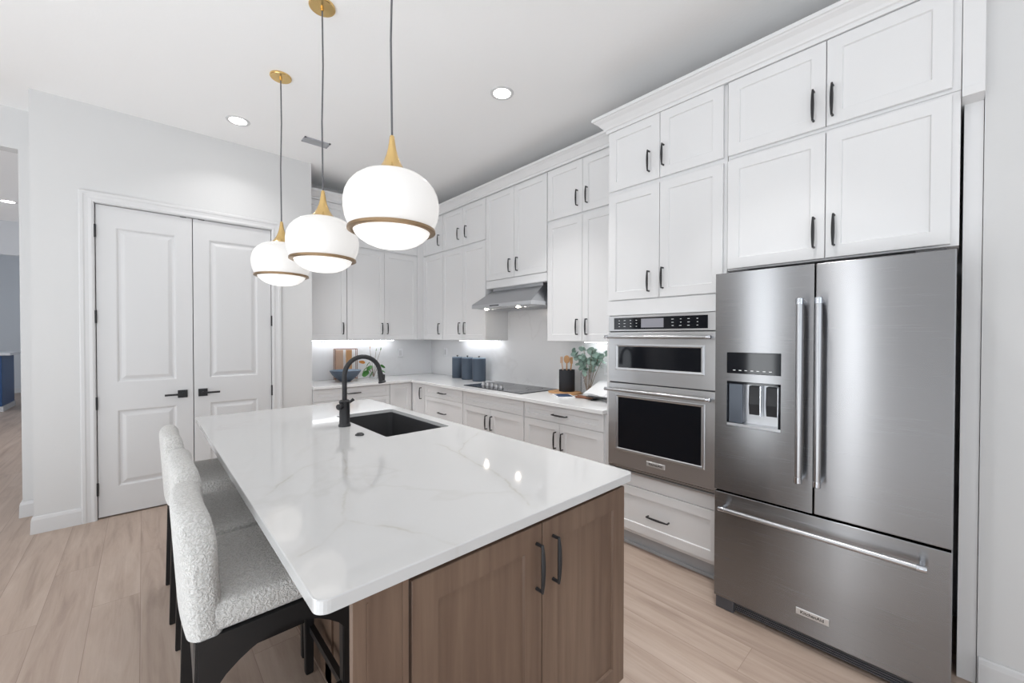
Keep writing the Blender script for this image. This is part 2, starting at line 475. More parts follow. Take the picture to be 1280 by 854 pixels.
def pantry_door(name, u0, u1, hinge, label):
    f = Face('B', 4.516); bm = new_bm(); z0, z1 = .012, 2.466
    a, b = u0+.112, u1-.112
    f.box(bm, u0, a, z0, z1, -.035, 0); f.box(bm, b, u1, z0, z1, -.035, 0)
    pan = [(.235, .845), (1.068, 2.30)]
    for q0, q1 in ((z0, pan[0][0]), (pan[0][1], pan[1][0]), (pan[1][1], z1)): f.box(bm, a, b, q0, q1, -.035, 0)
    for q0, q1 in pan:
        f.loops(bm, a, b, q0, q1, [(0, 0), (.006, -.003), (.014, -.011), (.026, -.011), (.05, -.002), (.056, -.0015)], back=False)
    d = obj(name, bm, 'trim_paint'); d['kind'] = 'structure'; d['label'] = label
    for z in (2.257, 1.589, .912, .238):
        h = new_bm(); x = u0-.004 if hinge < 0 else u1+.004
        tube(h, [f.P(x, z-.05, .012), f.P(x, z+.05, .012)], .0075, 10)
        f.box(h, x-.004, x+.004, z-.045, z+.045, -.002, .01)
        obj('hinge', h, 'black_metal', d)
    ux = u1-.072 if hinge < 0 else u0+.062; s = -1 if hinge < 0 else 1
    h = new_bm(); f.box(h, ux-.033, ux+.033, .94-.033, .94+.033, 0, .01, .002)
    rs = obj('door_handle', h, 'black_metal', d)
    h = new_bm(); tube(h, [f.P(ux, .94, .008), f.P(ux, .94, .05)], .010, 12)
    f.box(h, ux-.012 if s > 0 else ux+.012, ux+s*.12, .932, .948, .042, .054, .002)
    obj('lever', h, 'black_metal', rs)
    h = new_bm(); cx = u1-.06 if hinge < 0 else u0+.06; f.box(h, cx-.022, cx+.022, z1-.002, z1+.006, -.02, .002)
    obj('ball_catch', h, 'black_metal', d)
    return d
pantry_door('door_1', -.266, .324, -1, 'left leaf of the white two-panel pantry double door')
pantry_door('door_2', .330, .926, 1, 'right leaf of the white two-panel pantry double door')

# ------------------------------------------------------------------ cabinets
RAIL = .058
def shaker(f, u0, u1, z0, z1, r=RAIL, t=.019, d=.008):
    return f.loops(new_bm(), u0, u1, z0, z1, [(0, -t), (0, -.0015), (.0015, 0), (r, 0), (r+.004, -d)])
def pull(f, u, z, length, vert=True, m='black_metal', parent=None):
    """bowed bar pull with two feet"""
    bm = new_bm(); h = length/2
    def P(a, c, w_): return f.P(u+c, z+a, w_) if vert else f.P(u+a, z+c, w_)
    for s in (-1, 1):
        tube(bm, [P(s*h*.94, 0, 0), P(s*h*.94, 0, .024)], [.0055, .0048], 8)
    n = 8; pts = []; rs = []
    for i in range(n+1):
        a = -1+2*i/n; pts.append(P(a*h, 0, .025+.004*(1-a*a))); rs.append(.0042+.0032*(1-a*a))
    tube(bm, pts, rs, 8)
    return obj('handle', bm, m, parent, True)
GAP = .0018
def unit(name, label, f, u0, u1, z0, z1, depth, doors=(), drawers=(), group=None, m='cabinet_paint', cat='cabinet', toe=0, extra=None, hl=.135, carcass=True):
    """doors: (u0,u1,z0,z1,handle_u,handle_z) ; drawers: (u0,u1,z0,z1,handle?)"""
    lo = f.P((u0+u1)/2, z0 if not toe else 0, -depth/2)
    t = thing(name, label, cat, (lo[0], lo[1], lo[2]), group)
    if carcass:
        bm = new_bm(); f.box(bm, u0+.0005, u1-.0005, z0+toe, z1, -depth, -.0195)
        if toe: f.box(bm, u0+.0005, u1-.0005, 0, toe, -depth, -.075)
        obj('body', bm, m, t)
    for d in doors:
        o = obj('door', shaker(f, d[0]+GAP, d[1]-GAP, d[2]+GAP, d[3]-GAP), m, t)
        if len(d) > 4 and d[4] is not None: pull(f, d[4], d[5], hl, True, parent=o)
    for d in drawers:
        o = obj('drawer', shaker(f, d[0]+GAP, d[1]-GAP, d[2]+GAP, d[3]-GAP, r=.042), m, t)
        if d[4]: pull(f, (d[0]+d[1])/2, (d[2]+d[3])/2, .15, False, parent=o)
    return t
XU, YB = 2.75, 4.763
U, T, BR, BK = Face('R', XU), Face('R', 2.444), Face('R', 2.435), Face('B', 4.495)
UB = Face('B', YB)
UD = 3.078-XU
ZL0, ZL1, ZT0, ZT1 = 1.397, 2.474, 2.492, 2.945
g1, g2 = 'tall upper cabinets under the stacked row', 'small stacked cabinets under the crown'
HU, HT = 1.535, 2.622
# right wall uppers, from the corner to the oven tower
unit('wall_cabinet', 'narrow single-door white upper cabinet in the corner above the three canisters', U, 4.30, 4.765, ZL0, 2.483, UD, [(4.302, 4.745, ZL0, ZL1, 4.368, HU)], group=g1)
unit('stacked_cabinet', 'narrow single-door small top cabinet in the corner under the crown', U, 4.30, 4.765, 2.483, 2.95, UD, [(4.302, 4.745, ZT0, ZT1, 4.375, HT+.02)], group=g2)
unit('wall_cabinet', 'two-door white upper cabinet above the canisters, left of the range hood', U, 3.448, 4.30, ZL0, 2.483, UD, [(3.874, 4.298, ZL0, ZL1, 3.925, HU), (3.45, 3.874, ZL0, ZL1, 3.822, HU)], group=g1)
unit('stacked_cabinet', 'small two-door top cabinet left of the hood cabinet', U, 3.448, 4.30, 2.483, 2.95, UD, [(3.874, 4.298, ZT0, ZT1, 3.95, HT+.02), (3.45, 3.874, ZT0, ZT1, 3.80, HT+.02)], group=g2)
t = unit('wall_cabinet', 'two-door white cabinet directly above the steel range hood', U, 2.544, 3.446, 1.95, 2.95, UD, [(2.996, 3.444, 2.035, ZT1, 3.052, 2.158), (2.548, 2.996, 2.035, ZT1, 2.942, 2.158)], group=g1)
bm = new_bm(); U.box(bm, 2.548, 3.444, 1.952, 2.029, -.0195, -.004, .001); obj('valance', bm, 'cabinet_paint', t)
unit('wall_cabinet', 'two-door white upper cabinet above the eucalyptus vase, right of the range hood', U, 1.682, 2.542, ZL0, 2.483, UD, [(2.141, 2.541, ZL0, ZL1, 2.190, 1.522), (1.741, 2.141, ZL0, ZL1, 2.09, 1.522)], group=g1)
unit('stacked_cabinet', 'small two-door top cabinet between the hood cabinet and the oven tower', U, 1.682, 2.542, 2.483, 2.95, UD, [(2.141, 2.541, ZT0, ZT1, 2.192, HT), (1.741, 2.141, ZT0, ZT1, 2.09, HT)], group=g2)
# back wall uppers
unit('wall_cabinet', 'white upper cabinet above the blue bowl, beside the pantry wall', UB, 1.30, 1.75, ZL0, 2.483, .335, [(1.302, 1.749, ZL0, ZL1, 1.703, HU-.005)], group=g1)
unit('wall_cabinet', 'two-door white upper cabinet on the back wall left of the corner', UB, 1.752, 2.749, ZL0, 2.483, .335, [(1.753, 2.208, ZL0, ZL1, 2.172, HU), (2.208, 2.66, ZL0, ZL1, 2.242, HU)], group=g1)
unit('stacked_cabinet', 'small top cabinet above the blue bowl cabinet, partly behind the middle pendant', UB, 1.30, 1.75, 2.483, 2.95, .335, [(1.302, 1.749, ZT0, ZT1, 1.703, HT)], group=g2)
unit('stacked_cabinet', 'small two-door top cabinet on the back wall behind the nearest pendant', UB, 1.752, 2.749, 2.483, 2.95, .335, [(1.753, 2.208, ZT0, ZT1, 2.172, HT), (2.208, 2.66, ZT0, ZT1, 2.242, HT)], group=g2)
for f_, u0, u1, z0, z1 in ((UB, 2.661, 2.7498, ZL0, 2.95),):
    bm = new_bm(); f_.box(bm, u0, u1, z0, z1, -.0195, -.001); struct('trim_4', bm, 'cabinet_paint', 'white corner filler strip between the wall cabinets')
bm = new_bm(); box(bm, 2.7505, 2.7695, 4.7455, 4.79, ZL0, 2.95); struct('trim_5', bm, 'cabinet_paint', 'white corner filler strip between the wall cabinets')
# oven tower
TD = 3.078-2.444
t = thing('oven_tower_cabinet', 'tall white cabinet tower holding the double wall oven', 'cabinet', (2.75, 1.283, 0))
bm = new_bm()
T.box(bm, .888, .905, .10, 2.872, -TD, -.0195); T.box(bm, 1.655, 1.679, .10, 2.872, -TD, -.0195)
T.box(bm, .905, 1.655, 1.583, 2.872, -TD, -.0195); T.box(bm, .905, 1.655, .10, .512, -TD, -.0195); T.box(bm, .905, 1.655, .512, 1.583, -TD, -TD+.02)
T.box(bm, .888, 1.679, 0, .10, -TD, -.075)
obj('body', bm, 'cabinet_paint', t)
bm = new_bm(); T.box(bm, .902, 1.679, 1.586, 1.684, -.0195, -.002, .001); T.box(bm, .902, 1.679, .43, .512, -.0195, -.002, .001)
T.box(bm, 1.6555, 1.679, .512, 1.586, -.0195, -.002); obj('filler_panel', bm, 'cabinet_paint', t)
bm = new_bm(); T.box(bm, .902, 1.679, .0, .09, -.0745, -.06); T.box(bm, .902, 1.679, 0, .02, -.06, -.045, .002); obj('toe_kick', bm, 'panel_grey', t)
for d in ((1.288, 1.672, 2.453, 2.868, 1.360, 2.578), (.904, 1.288, 2.453, 2.868, 1.236, 2.588), (1.288, 1.672, 1.69, 2.428, 1.358, 1.80), (.904, 1.288, 1.69, 2.428, 1.232, 1.812)):
    if d[4] == 1.236: d = (*d[:4], 1.262-.026+.03, d[5])
    o = obj('door', shaker(T, d[0]+GAP, d[1]-GAP, d[2]+GAP, d[3]-GAP), 'cabinet_paint', t); pull(T, d[4] if d[0] > 1 else 1.262-.0, d[5], .135, True, parent=o)
o = obj('drawer', shaker(T, .904, 1.672, .125, .425), 'cabinet_paint', t); pull(T, 1.284, .262, .15, False, parent=o)
# cabinets over the refrigerator
unit('fridge_cabinet', 'two-door white cabinet directly above the refrigerator', T, -.001, .884, 1.812, 2.44, TD, [(.437, .882, 1.818, 2.428, .480, 1.948), (.022, .437, 1.818, 2.428, .402, 1.948)], group='cabinets over the refrigerator', hl=.15)
unit('fridge_cabinet', 'two-door white top cabinet two rows above the refrigerator, under the crown', T, -.001, .884, 2.442, 2.872, TD, [(.437, .882, 2.453, 2.866, .486, 2.567), (.022, .437, 2.453, 2.866, .412, 2.567)], group='cabinets over the refrigerator', hl=.15)
bm = new_bm(); T.box(bm, -.064, -.0105, 0, 2.41, -TD+.01, -.098); T.box(bm, -.064, -.003, 2.405, 2.872, -TD+.01, -.014); T.box(bm, -.064, -.003, 2.405, 2.44, -.014, -.002, .001)
tag(obj('end_panel', bm, 'cabinet_paint'), 'tall narrow white cabinet end panel right of the refrigerator', 'cabinet panel')
# crown mouldings
CR = lambda a, b, o: [(0, a), (.010, a), (.012, a+.02), (.02, a+.024), (.026, a+.034), (.05, a+.062), (o-.014, b-.028), (o-.008, b-.022), (o, b-.02), (o, b), (0, b)]
struct('trim_2', sweep(new_bm(), [(1.30, 4.768), (2.747, 4.768), (2.747, 1.681)], CR(2.948, 3.045, .078)), 'cabinet_paint', 'white crown moulding over the wall cabinets')
struct('trim_3', sweep(new_bm(), [(2.745, 1.677), (2.447, 1.677), (2.447, -.066)], CR(2.868, 2.972, .084)), 'cabinet_paint', 'white crown moulding over the oven tower and refrigerator')
# base cabinets, right wall
BDp = 3.078-2.435
gb = 'white base cabinets along the cooktop wall'
ZB0, ZB1, ZDR = .112, .878, .748
t = thing('corner_cabinet', 'white corner base cabinet with folded door under the counter corner', 'cabinet', (2.75, 4.75, 0), gb)
bm = new_bm(); box(bm, 2.455, 3.078, 4.192, 5.098, .10, .883); box(bm, 2.148, 2.455, 4.516, 5.098, .10, .883); box(bm, 2.52, 3.078, 4.192, 5.098, 0, .10); box(bm, 2.148, 2.52, 4.58, 5.098, 0, .10)
obj('body', bm, 'cabinet_paint', t)
o = obj('door', shaker(BR, 4.197, 4.488, ZB0, ZB1), 'cabinet_paint', t); pull(BR, 4.268, .768, .135, True, parent=o)
obj('door', shaker(BK, 2.15, 2.428, ZB0, ZB1), 'cabinet_paint', t)
unit('base_cabinet', 'white three-drawer base cabinet left of the cooktop', BR, 3.432, 4.19, 0, .883, BDp, drawers=[(3.434, 4.188, ZDR, ZB1, 1), (3.434, 4.188, .435, ZDR, 1), (3.434, 4.188, ZB0, .435, 1)], group=gb, toe=.10)
unit('base_cabinet', 'white two-door base cabinet under the cooktop with blank top panel', BR, 2.522, 3.43, 0, .883, BDp, [(2.978, 3.428, ZB0, ZDR, 3.03, .617), (2.524, 2.978, ZB0, ZDR, 2.955, .617)], [(2.524, 3.428, ZDR, ZB1, 0)], group=gb, toe=.10)
unit('base_cabinet', 'white two-door base cabinet with one drawer beside the oven tower', BR, 1.682, 2.52, 0, .883, BDp, [(2.115, 2.518, ZB0, ZDR, 2.155, .61), (1.70, 2.115, ZB0, ZDR, 2.082, .61)], [(1.70, 2.518, ZDR, ZB1, 1)], group=gb, toe=.10)
unit('base_cabinet', 'white drawer base cabinet below the blue bowl', BK, 1.30, 2.146, 0, .883, .6, drawers=[(1.302, 2.144, ZDR, ZB1, 1), (1.302, 2.144, .435, ZDR, 1), (1.302, 2.144, ZB0, .435, 1)], toe=.10)
# worktop (L) and backsplash
bm = new_bm()
prism(bm, [(1.299, 4.462), (2.402, 4.462), (2.402, 1.685), (3.079, 1.685), (3.079, 5.099), (1.299, 5.099)], 'z', .884, .914, .003)
tag(obj('countertop', bm, 'counter_quartz'), 'L-shaped white quartz countertop along the back and cooktop walls', 'countertop')
tag(obj('backsplash', box(new_bm(), 1.299, 3.067, 5.088, 5.099, .915, 1.396), 'splash_quartz'), 'white quartz backsplash slab behind the blue bowl', 'backsplash')
bm = new_bm(); box(bm, 3.068, 3.079, 1.684, 5.099, .915, 1.396); box(bm, 3.068, 3.079, 2.546, 3.444, 1.396, 1.948)
tag(obj('backsplash', bm, 'splash_quartz'), 'white quartz backsplash slab behind the cooktop and canisters', 'backsplash')
# outlet plates
def plate(label, f, u, z):
    t = thing('outlet_plate', label, 'outlet', f.P(u, z-.06, 0), 'outlet plates on the backsplash')
    obj('cover', f.loops(new_bm(), u-.036, u+.036, z-.058, z+.058, [(0, 0), (0, .003), (.003, .006)]), 'plate_white', t)
    bm = new_bm(); f.box(bm, u-.017, u+.017, z-.034, z+.034, .005, .008, .002); obj('socket', bm, 'trim_paint', t)
plate('white outlet plate on the back wall backsplash', Face('B', 5.088), 2.58, 1.215)
plate('white outlet plate left of the canisters near the corner', Face('R', 3.068), 4.72, 1.225)
plate('white outlet plate beside the oven tower, behind the cookbook', Face('R', 3.068), 2.10, 1.15)
# under-cabinet light strips
def strip(label, x0, x1, y0, y1):
    t = thing('under_cabinet_light', label, 'light', ((x0+x1)/2, (y0+y1)/2, 1.384), 'under-cabinet light bars')
    obj('housing', box(new_bm(), x0, x1, y0, y1, 1.388, 1.3965), 'trim_paint', t)
    obj('diffuser', box(new_bm(), x0+.004, x1-.004, y0+.004, y1-.004, 1.384, 1.388), 'strip_light', t)
strip('lit bar under the back wall cabinets above the blue bowl', 1.34, 2.45, 5.0, 5.03)
strip('lit bar under the cabinets above the canisters', 2.985, 3.015, 3.5, 4.28)
strip('lit bar under the cabinet beside the oven tower above the vase', 2.985, 3.015, 1.75, 2.30)

# ------------------------------------------------------------------ refrigerator
FX = 2.241; f = Face('R', FX)
t = thing('refrigerator', 'stainless steel french-door refrigerator with bottom freezer drawer', 'refrigerator', (2.65, .432, 0))
bm = new_bm(); box(bm, 2.325, 3.02, .012, .853, .03, 1.765, .004); box(bm, 2.34, 2.44, .03, .12, 1.765, 1.79, .004); box(bm, 2.34, 2.44, .745, .835, 1.765, 1.79, .004)
for y in (.06, .80): box(bm, 2.36, 2.42, y-.02, y+.02, 0, .03); box(bm, 2.9, 2.96, y-.02, y+.02, 0, .03)
obj('cabinet_body', bm, 'fridge_body', t)
# left door with the dispenser recess
bm = new_bm(); D0, D1, E0, E1 = .563, .804, .98, 1.21
f.box(bm, .437, D0, .635, 1.768, -.075, 0); f.box(bm, D1, .862, .635, 1.768, -.075, 0)
f.box(bm, D0, D1, .635, E0, -.075, 0); f.box(bm, D0, D1, E1, 1.768, -.075, 0); f.box(bm, D0, D1, E0, E1, -.075, -.066)
bmesh.ops.remove_doubles(bm, verts=bm.verts[:], dist=1e-5)
dl = obj('door', bm, 'steel', t)
bm = new_bm(); f.loops(bm, D0, D1, 1.251, 1.358, [(0, .0), (0, .002), (.002, .003)]); dp = obj('dispenser_display', bm, 'black_glass', dl)
bm = new_bm()
for k in range(7): f.box(bm, .60+k*.027, .612+k*.027, 1.266, 1.269, .003, .0034)
obj('button_marks', bm, 'button_mark', dp)
bm = new_bm()
f.box(bm, D0, D1, E0, E0+.014, -.065, -.002, .001); dsp = obj('dispenser_tray', bm, 'steel_light', dl)
bm = new_bm(); f.box(bm, D0+.001, D1-.001, E0+.014, E1-.001, -.0655, -.060); obj('dispenser_back', bm, 'steel_light', dl)
bm = new_bm(); f.box(bm, .735, D1-.001, E0+.014, E1-.012, -.0595, -.02, .004); obj('dispenser_column', bm, 'dispenser_grey', dl)
bm = new_bm(); f.box(bm, D0, D0+.012, E0+.014, E1-.001, -.06, -.004); f.box(bm, D0, D1, E1-.012, E1-.001, -.06, -.004); obj('dispenser_shroud', bm, 'black_glass', dl)
for a in (.658, .582):
    bm = new_bm(); prism(bm, [(FX+.055, 1.19), (FX+.025, 1.19), (FX+.018, 1.10), (FX+.03, 1.045), (FX+.05, 1.045)], 'y', a, a+.05, .002)
    p_ = obj('paddle', bm, 'black_matte', dl)
    bm = new_bm(); prism(bm, [(FX+.056, 1.192), (FX+.016, 1.192), (FX+.014, 1.04), (FX+.056, 1.04)], 'y', a-.007, a-.001, .001); obj('paddle_trim', bm, 'chrome', p_)
bm = new_bm(); f.box(bm, .004, .4315, .635, 1.768, -.075, 0, .004); dr = obj('door', bm, 'steel', t)
bm = new_bm(); f.box(bm, .004, .862, .068, .625, -.075, 0, .004); fz = obj('freezer_drawer', bm, 'steel', t)
def bar_handle(f, a, b, w_, r, parent, cap=.028, m='steel_bar'):
    """straight appliance handle from a to b (u,z) standing w_ off the face"""
    pa, pb = Vector(f.P(*a, w_)), Vector(f.P(*b, w_)); d = (pb-pa).normalized()
    bm = new_bm(); tube(bm, [pa+d*cap, pb-d*cap], r, 20); h = obj('handle', bm, m, parent, True)
    for p_, s in ((pa, 1), (pb, -1)):
        bm = new_bm(); tube(bm, [p_, p_+d*s*.003, p_+d*s*cap], [r*.9, r*1.12, r*1.12], 20)
        q = p_+d*s*cap*.55; out = Vector(f.P(0, 0, 0))-Vector(f.P(0, 0, 1)); tube(bm, [q, q+out*w_], r*.82, 14)
        obj('handle_mount', bm, 'chrome', h, True)
    return h
bar_handle(f, (.478, .776), (.478, 1.612), .062, .0135, dl)
bar_handle(f, (.409, .776), (.409, 1.612), .062, .0135, dr)
bar_handle(f, (.822, .555), (.069, .555), .055, .0115, fz)
def text_mesh(s, size, f, u, z, w_, parent, m, name='lettering', flip=-1):
    cu = bpy.data.curves.new('t', 'FONT'); cu.body = s; cu.size = size; cu.align_x = 'CENTER'; cu.align_y = 'CENTER'; cu.extrude = .0003; cu.offset = size*.012
    o = bpy.data.objects.new('t', cu); COL.objects.link(o)
    dg = bpy.context.evaluated_depsgraph_get(); me = bpy.data.meshes.new_from_object(o.evaluated_get(dg))
    bpy.data.objects.remove(o)
    bm = new_bm(); bm.from_mesh(me); bpy.data.meshes.remove(me)
    for v in bm.verts: x, y, zz = v.co; v.co = f.P(u+flip*x, z+y, w_+zz)
    return obj(name, bm, m, parent)
def badge(f, u0, u1, z0, z1, parent):
    b = obj('badge', f.loops(new_bm(), u0, u1, z0, z1, [(0, -.002), (0, .002), (.002, .004)]), 'badge', parent)
    text_mesh('KitchenAid', (z1-z0)*.66, f, (u0+u1)/2, (z0+z1)/2, .0045, b, 'ink')
badge(f, .372, .495, .152, .182, fz)
bm = new_bm(); box(bm, 2.27, 2.34, .01, .855, .012, .06, .004); box(bm, 2.256, 2.30, .77, .858, 0, .064, .004); box(bm, 2.256, 2.30, .006, .094, 0, .064, .004)
for k in range(4): box(bm, 2.262, 2.275, .1, .765, .02+k*.01, .024+k*.01)
obj('base_grille', bm, 'grille_grey', t)

# ------------------------------------------------------------------ wall oven
OX = 2.424; f = Face('R', OX)
t = thing('wall_oven', 'stainless steel microwave and wall oven combination built into the tower', 'oven', (2.7, 1.28, .514))
obj('oven_body', box(new_bm(), 2.445, 2.98, .908, 1.652, .516, 1.58), 'grille_grey', t)
bm = new_bm(); f.box(bm, .908, 1.652, 1.475, 1.58, -.02, 0, .002); cp = obj('control_panel', bm, 'steel_oven', t)
gl = obj('panel_glass', f.loops(new_bm(), .975, 1.607, 1.488, 1.566, [(0, -.001), (0, .002), (.002, .003)]), 'black_glass', cp)
# sub-part level: display and touch marks stay on the panel
obj('display', f.loops(new_bm(), 1.245, 1.40, 1.498, 1.556, [(0, .003), (0, .0035)]), 'oven_display', cp)
bm = new_bm(); random.seed(4)
for u0, u1 in ((1.43, 1.56), (1.03, 1.18)):
    for i in range(4):
        for j in range(3):
            u = u0+(u1-u0)*i/3.0; z = 1.506+j*.02; f.box(bm, u, u+.007+.008*random.random(), z, z+.0025, .003, .0036)
obj('button_marks', bm, 'button_mark', cp)
def window(u0, u1, z0, z1, parent):
    bm = new_bm(); fr = .022
    f.loops(bm, u0-fr, u1+fr, z0-fr*.6, z1+fr*.5, [(0, 0), (0, .003), (.004, .005), (.012, .004), (.018, .001)], back=False, cap=False)
    obj('window_frame', bm, 'steel_light', parent)
    obj('window', f.loops(new_bm(), u0, u1, z0, z1, [(0, -.001), (0, .0015)]), 'black_glass', parent)
bm = new_bm(); f.box(bm, .908, 1.652, 1.127, 1.469, -.02, 0, .002); d = obj('microwave_door', bm, 'steel_oven', t)
window(1.013, 1.573, 1.224, 1.377, d); bar_handle(f, (1.648, 1.436), (.935, 1.436), .055, .0105, d)
bm = new_bm(); f.box(bm, .908, 1.652, .552, 1.119, -.02, 0, .002); d = obj('oven_door', bm, 'steel_oven', t)
window(1.010, 1.572, .673, 1.031, d); bar_handle(f, (1.648, 1.078), (.935, 1.078), .055, .0105, d)
badge(f, 1.232, 1.357, .597, .628, d)
bm = new_bm(); f.box(bm, .908, 1.652, .538, .548, -.02, -.002); f.box(bm, .908, 1.652, .518, .530, -.02, .001, .001); obj('vent_trim', bm, 'steel_light', t)

# ------------------------------------------------------------------ range hood
t = thing('range_hood', 'stainless steel under-cabinet range hood with two lamps', 'range hood', (2.82, 2.995, 1.72))
bm = new_bm(); H0, H1 = 2.552, 3.438
def frustum(bm, lo, hi):
    b = bmesh.new(); vs = [b.verts.new(p) for p in lo+hi]
    for q in ((3, 2, 1, 0), (4, 5, 6, 7), (0, 1, 5, 4), (1, 2, 6, 5), (2, 3, 7, 6), (3, 0, 4, 7)): b.faces.new([vs[i] for i in q])
    bmesh.ops.recalc_face_normals(b, faces=b.faces[:]); merge(bm, b)
frustum(bm, [(2.556, H0, 1.765), (3.066, H0, 1.765), (3.066, H1, 1.765), (2.556, H1, 1.765)], [(2.775, H0+.07, 1.92), (3.066, H0+.07, 1.92), (3.066, H1-.07, 1.92), (2.775, H1-.07, 1.92)])
box(bm, 2.785, 3.066, H0+.075, H1-.075, 1.92, 1.95)
obj('canopy', bm, 'steel_hood', t)
obj('lip', box(new_bm(), 2.556, 3.066, H0, H1, 1.728, 1.765, .003), 'steel_light', t)
bm = new_bm(); box(bm, 2.60, 3.04, H0+.05, H1-.05, 1.722, 1.728)
for k in range(14): box(bm, 2.68, 3.02, H0+.09+k*.054, H0+.115+k*.054, 1.719, 1.722)
obj('filter', bm, 'steel_light', t)
bm = new_bm(); box(bm, 2.554, 2.556, 3.0, 3.14, 1.740, 1.750); obj('controls', bm, 'black_matte', t)
for y in (3.28, 2.80):
    bm = new_bm(); lathe(bm, [(0, 0), (.019, 0), (.021, .004), (.021, .008)], (2.63, y, 1.714), 24); obj('lamp', bm, 'hood_lamp', t)

# ------------------------------------------------------------------ cooktop
t = thing('cooktop', 'black glass electric cooktop with five metal knobs', 'cooktop', (2.8, 3.05, .914))
obj('glass_top', box(new_bm(), 2.535, 3.03, 2.665, 3.555, .914, .921, .002), 'cooktop_glass', t)
bm = new_bm()
for (x, y, r) in ((2.68, 2.86, .10), (2.90, 2.85, .08), (2.90, 3.30, .10)):
    lathe(bm, [(r, .9212), (r+.003, .9216), (r+.006, .9212)], (x, y, 0), 40)
obj('burner_rings', bm, 'grille_grey', t)
for k in range(5):
    x, y = 2.70-.010*k, 3.42-.085*k
    bm = new_bm(); lathe(bm, [(0, .028), (.016, .028), (.019, .025), (.021, .006), (.026, .003), (.026, 0)], (x, y, .921), 20); kn = obj('knob', bm, 'steel_bar', t, True)
    bm = new_bm(); box(bm, x-.018, x+.018, y-.004, y+.004, .949, .957, .001); obj('grip', bm, 'steel_bar', kn)

# ------------------------------------------------------------------ island
t = thing('kitchen_island', 'brown stained wood kitchen island cabinet with two doors on the near end', 'island', (.95, 2.08, 0))
f = Face('B', .851); WD = 'island_wood'
bm = new_bm(); box(bm, .575, .905, .872, 3.28, .105, .8835); box(bm, 1.335, 1.357, .872, 3.28, .105, .8835); box(bm, .915, 1.335, .872, 1.94, .105, .8835); box(bm, .915, 1.335, 2.80, 3.28, .105, .8835); box(bm, .915, 1.335, 1.94, 2.80, .105, .64)
box(bm, .60, 1.29, .94, 3.26, 0, .105); box(bm, .452, .575, .872, .89, .105, .8835)
obj('body', bm, WD, t)
bm = new_bm(); box(bm, .565, .5745, .95, 3.28, 0, .8835)
for y in (.96, 1.70, 2.46, 3.20): box(bm, .557, .565, y, y+.075, 0, .8835, .001)
box(bm, .557, .565, .96, 3.27, 0, .11, .001); box(bm, .557, .565, .96, 3.27, .79, .8835, .001)
obj('back_panel', bm, WD, t)
bm = new_bm(); box(bm, .322, .4515, .852, .870, 0, .8835, .001); box(bm, .352, .356, .8505, .8525, .12, .862); box(bm, .436, .4505, .849, .853, 0, .8835, .001)
obj('end_panel', bm, WD, t)
for u0, u1, hu in ((.458, .901, .876), (.901, 1.358, .950)):
    o = obj('door', shaker(f, u0+GAP, u1-GAP, .125, .866, r=.072, t=.0195), WD, t)
    pull(f, hu, .743, .145, True, parent=o)
bm = new_bm(); box(bm, .6, 1.29, .925, .94, 0, .105); obj('toe_kick', bm, 'black_wood', t)
# island worktop with the sink cut-out
SX0, SX1, SY0, SY1 = .932, 1.325, 1.995, 2.745
def rrect(x0, x1, y0, y1, r, n=6):
    out = []
    for cx, cy, a in ((x1-r, y1-r, 0), (x0+r, y1-r, 90), (x0+r, y0+r, 180), (x1-r, y0+r, 270)):
        for k in range(n+1):
            q = math.radians(a+90*k/n); out.append((cx+r*math.cos(q), cy+r*math.sin(q)))
    return out
def slab_hole(outer, inner, z0, z1, e=.003):
    """flat slab with an opening: rings with matching counts, small eased edge on top"""
    bm = new_bm(); n = len(outer)
    ox = sum(p[0] for p in outer)/n; oy = sum(p[1] for p in outer)/n
    def shr(ps, d, cx, cy): return [(x-math.copysign(min(d, abs(x-cx)), x-cx), y-math.copysign(min(d, abs(y-cy)), y-cy)) for x, y in ps]
    ix = sum(p[0] for p in inner)/n; iy = sum(p[1] for p in inner)/n
    zi = z1-.020; seq = [(inner, zi), (shr(outer, .055, ox, oy), zi), (shr(outer, .05, ox, oy), z0), (outer, z0), (outer, z1-e), (shr(outer, e*.3, ox, oy), z1-e*.3), (shr(outer, e, ox, oy), z1), (shr(inner, -e*.6, ix, iy), z1), (inner, z1-e*.6), (inner, zi)]
    rings = [[bm.verts.new((x, y, z)) for x, y in ps] for ps, z in seq[:-1]]; rings.append(rings[0])
    for A, B in zip(rings, rings[1:]):
        for k in range(n): bm.faces.new((A[k], A[(k+1) % n], B[(k+1) % n], B[k]))
    bmesh.ops.recalc_face_normals(bm, faces=bm.faces[:]); return bm
tag(obj('island_countertop', slab_hole(rrect(.247, 1.403, .838, 3.312, .028), rrect(SX0, SX1, SY0, SY1, .012), .884, .914), 'island_quartz'), 'white quartz island worktop with thin tan veins', 'countertop')
# sink
t = thing('sink', 'black undermount sink set into the island worktop', 'sink', ((SX0+SX1)/2, 2.37, .655))
a = .006; bm = new_bm()
rings = []
for d_, z in ((.022, .8935), (-a, .8935), (-a, .882), (-.012, .70), (-.03, .672), (-.05, .665)):
    rings.append([bm.verts.new((x, y, z)) for x, y in rrect(SX0-d_, SX1+d_, SY0-d_, SY1+d_, max(.012, .03))])
for A, B in zip(rings, rings[1:]):
    for k in range(len(A)): bm.faces.new((A[k], A[(k+1) % len(A)], B[(k+1) % len(A)], B[k]))
bm.faces.new(rings[-1]); bmesh.ops.recalc_face_normals(bm, faces=bm.faces[:])
for f_ in bm.faces: f_.normal_flip()
obj('bowl', bm, 'sink_black', t)
bm = new_bm(); lathe(bm, [(0, .004), (.03, .004), (.045, .006), (.055, .002), (.055, 0)], (1.12, 2.45, .665), 28); obj('drain', bm, 'black_metal', t, True)
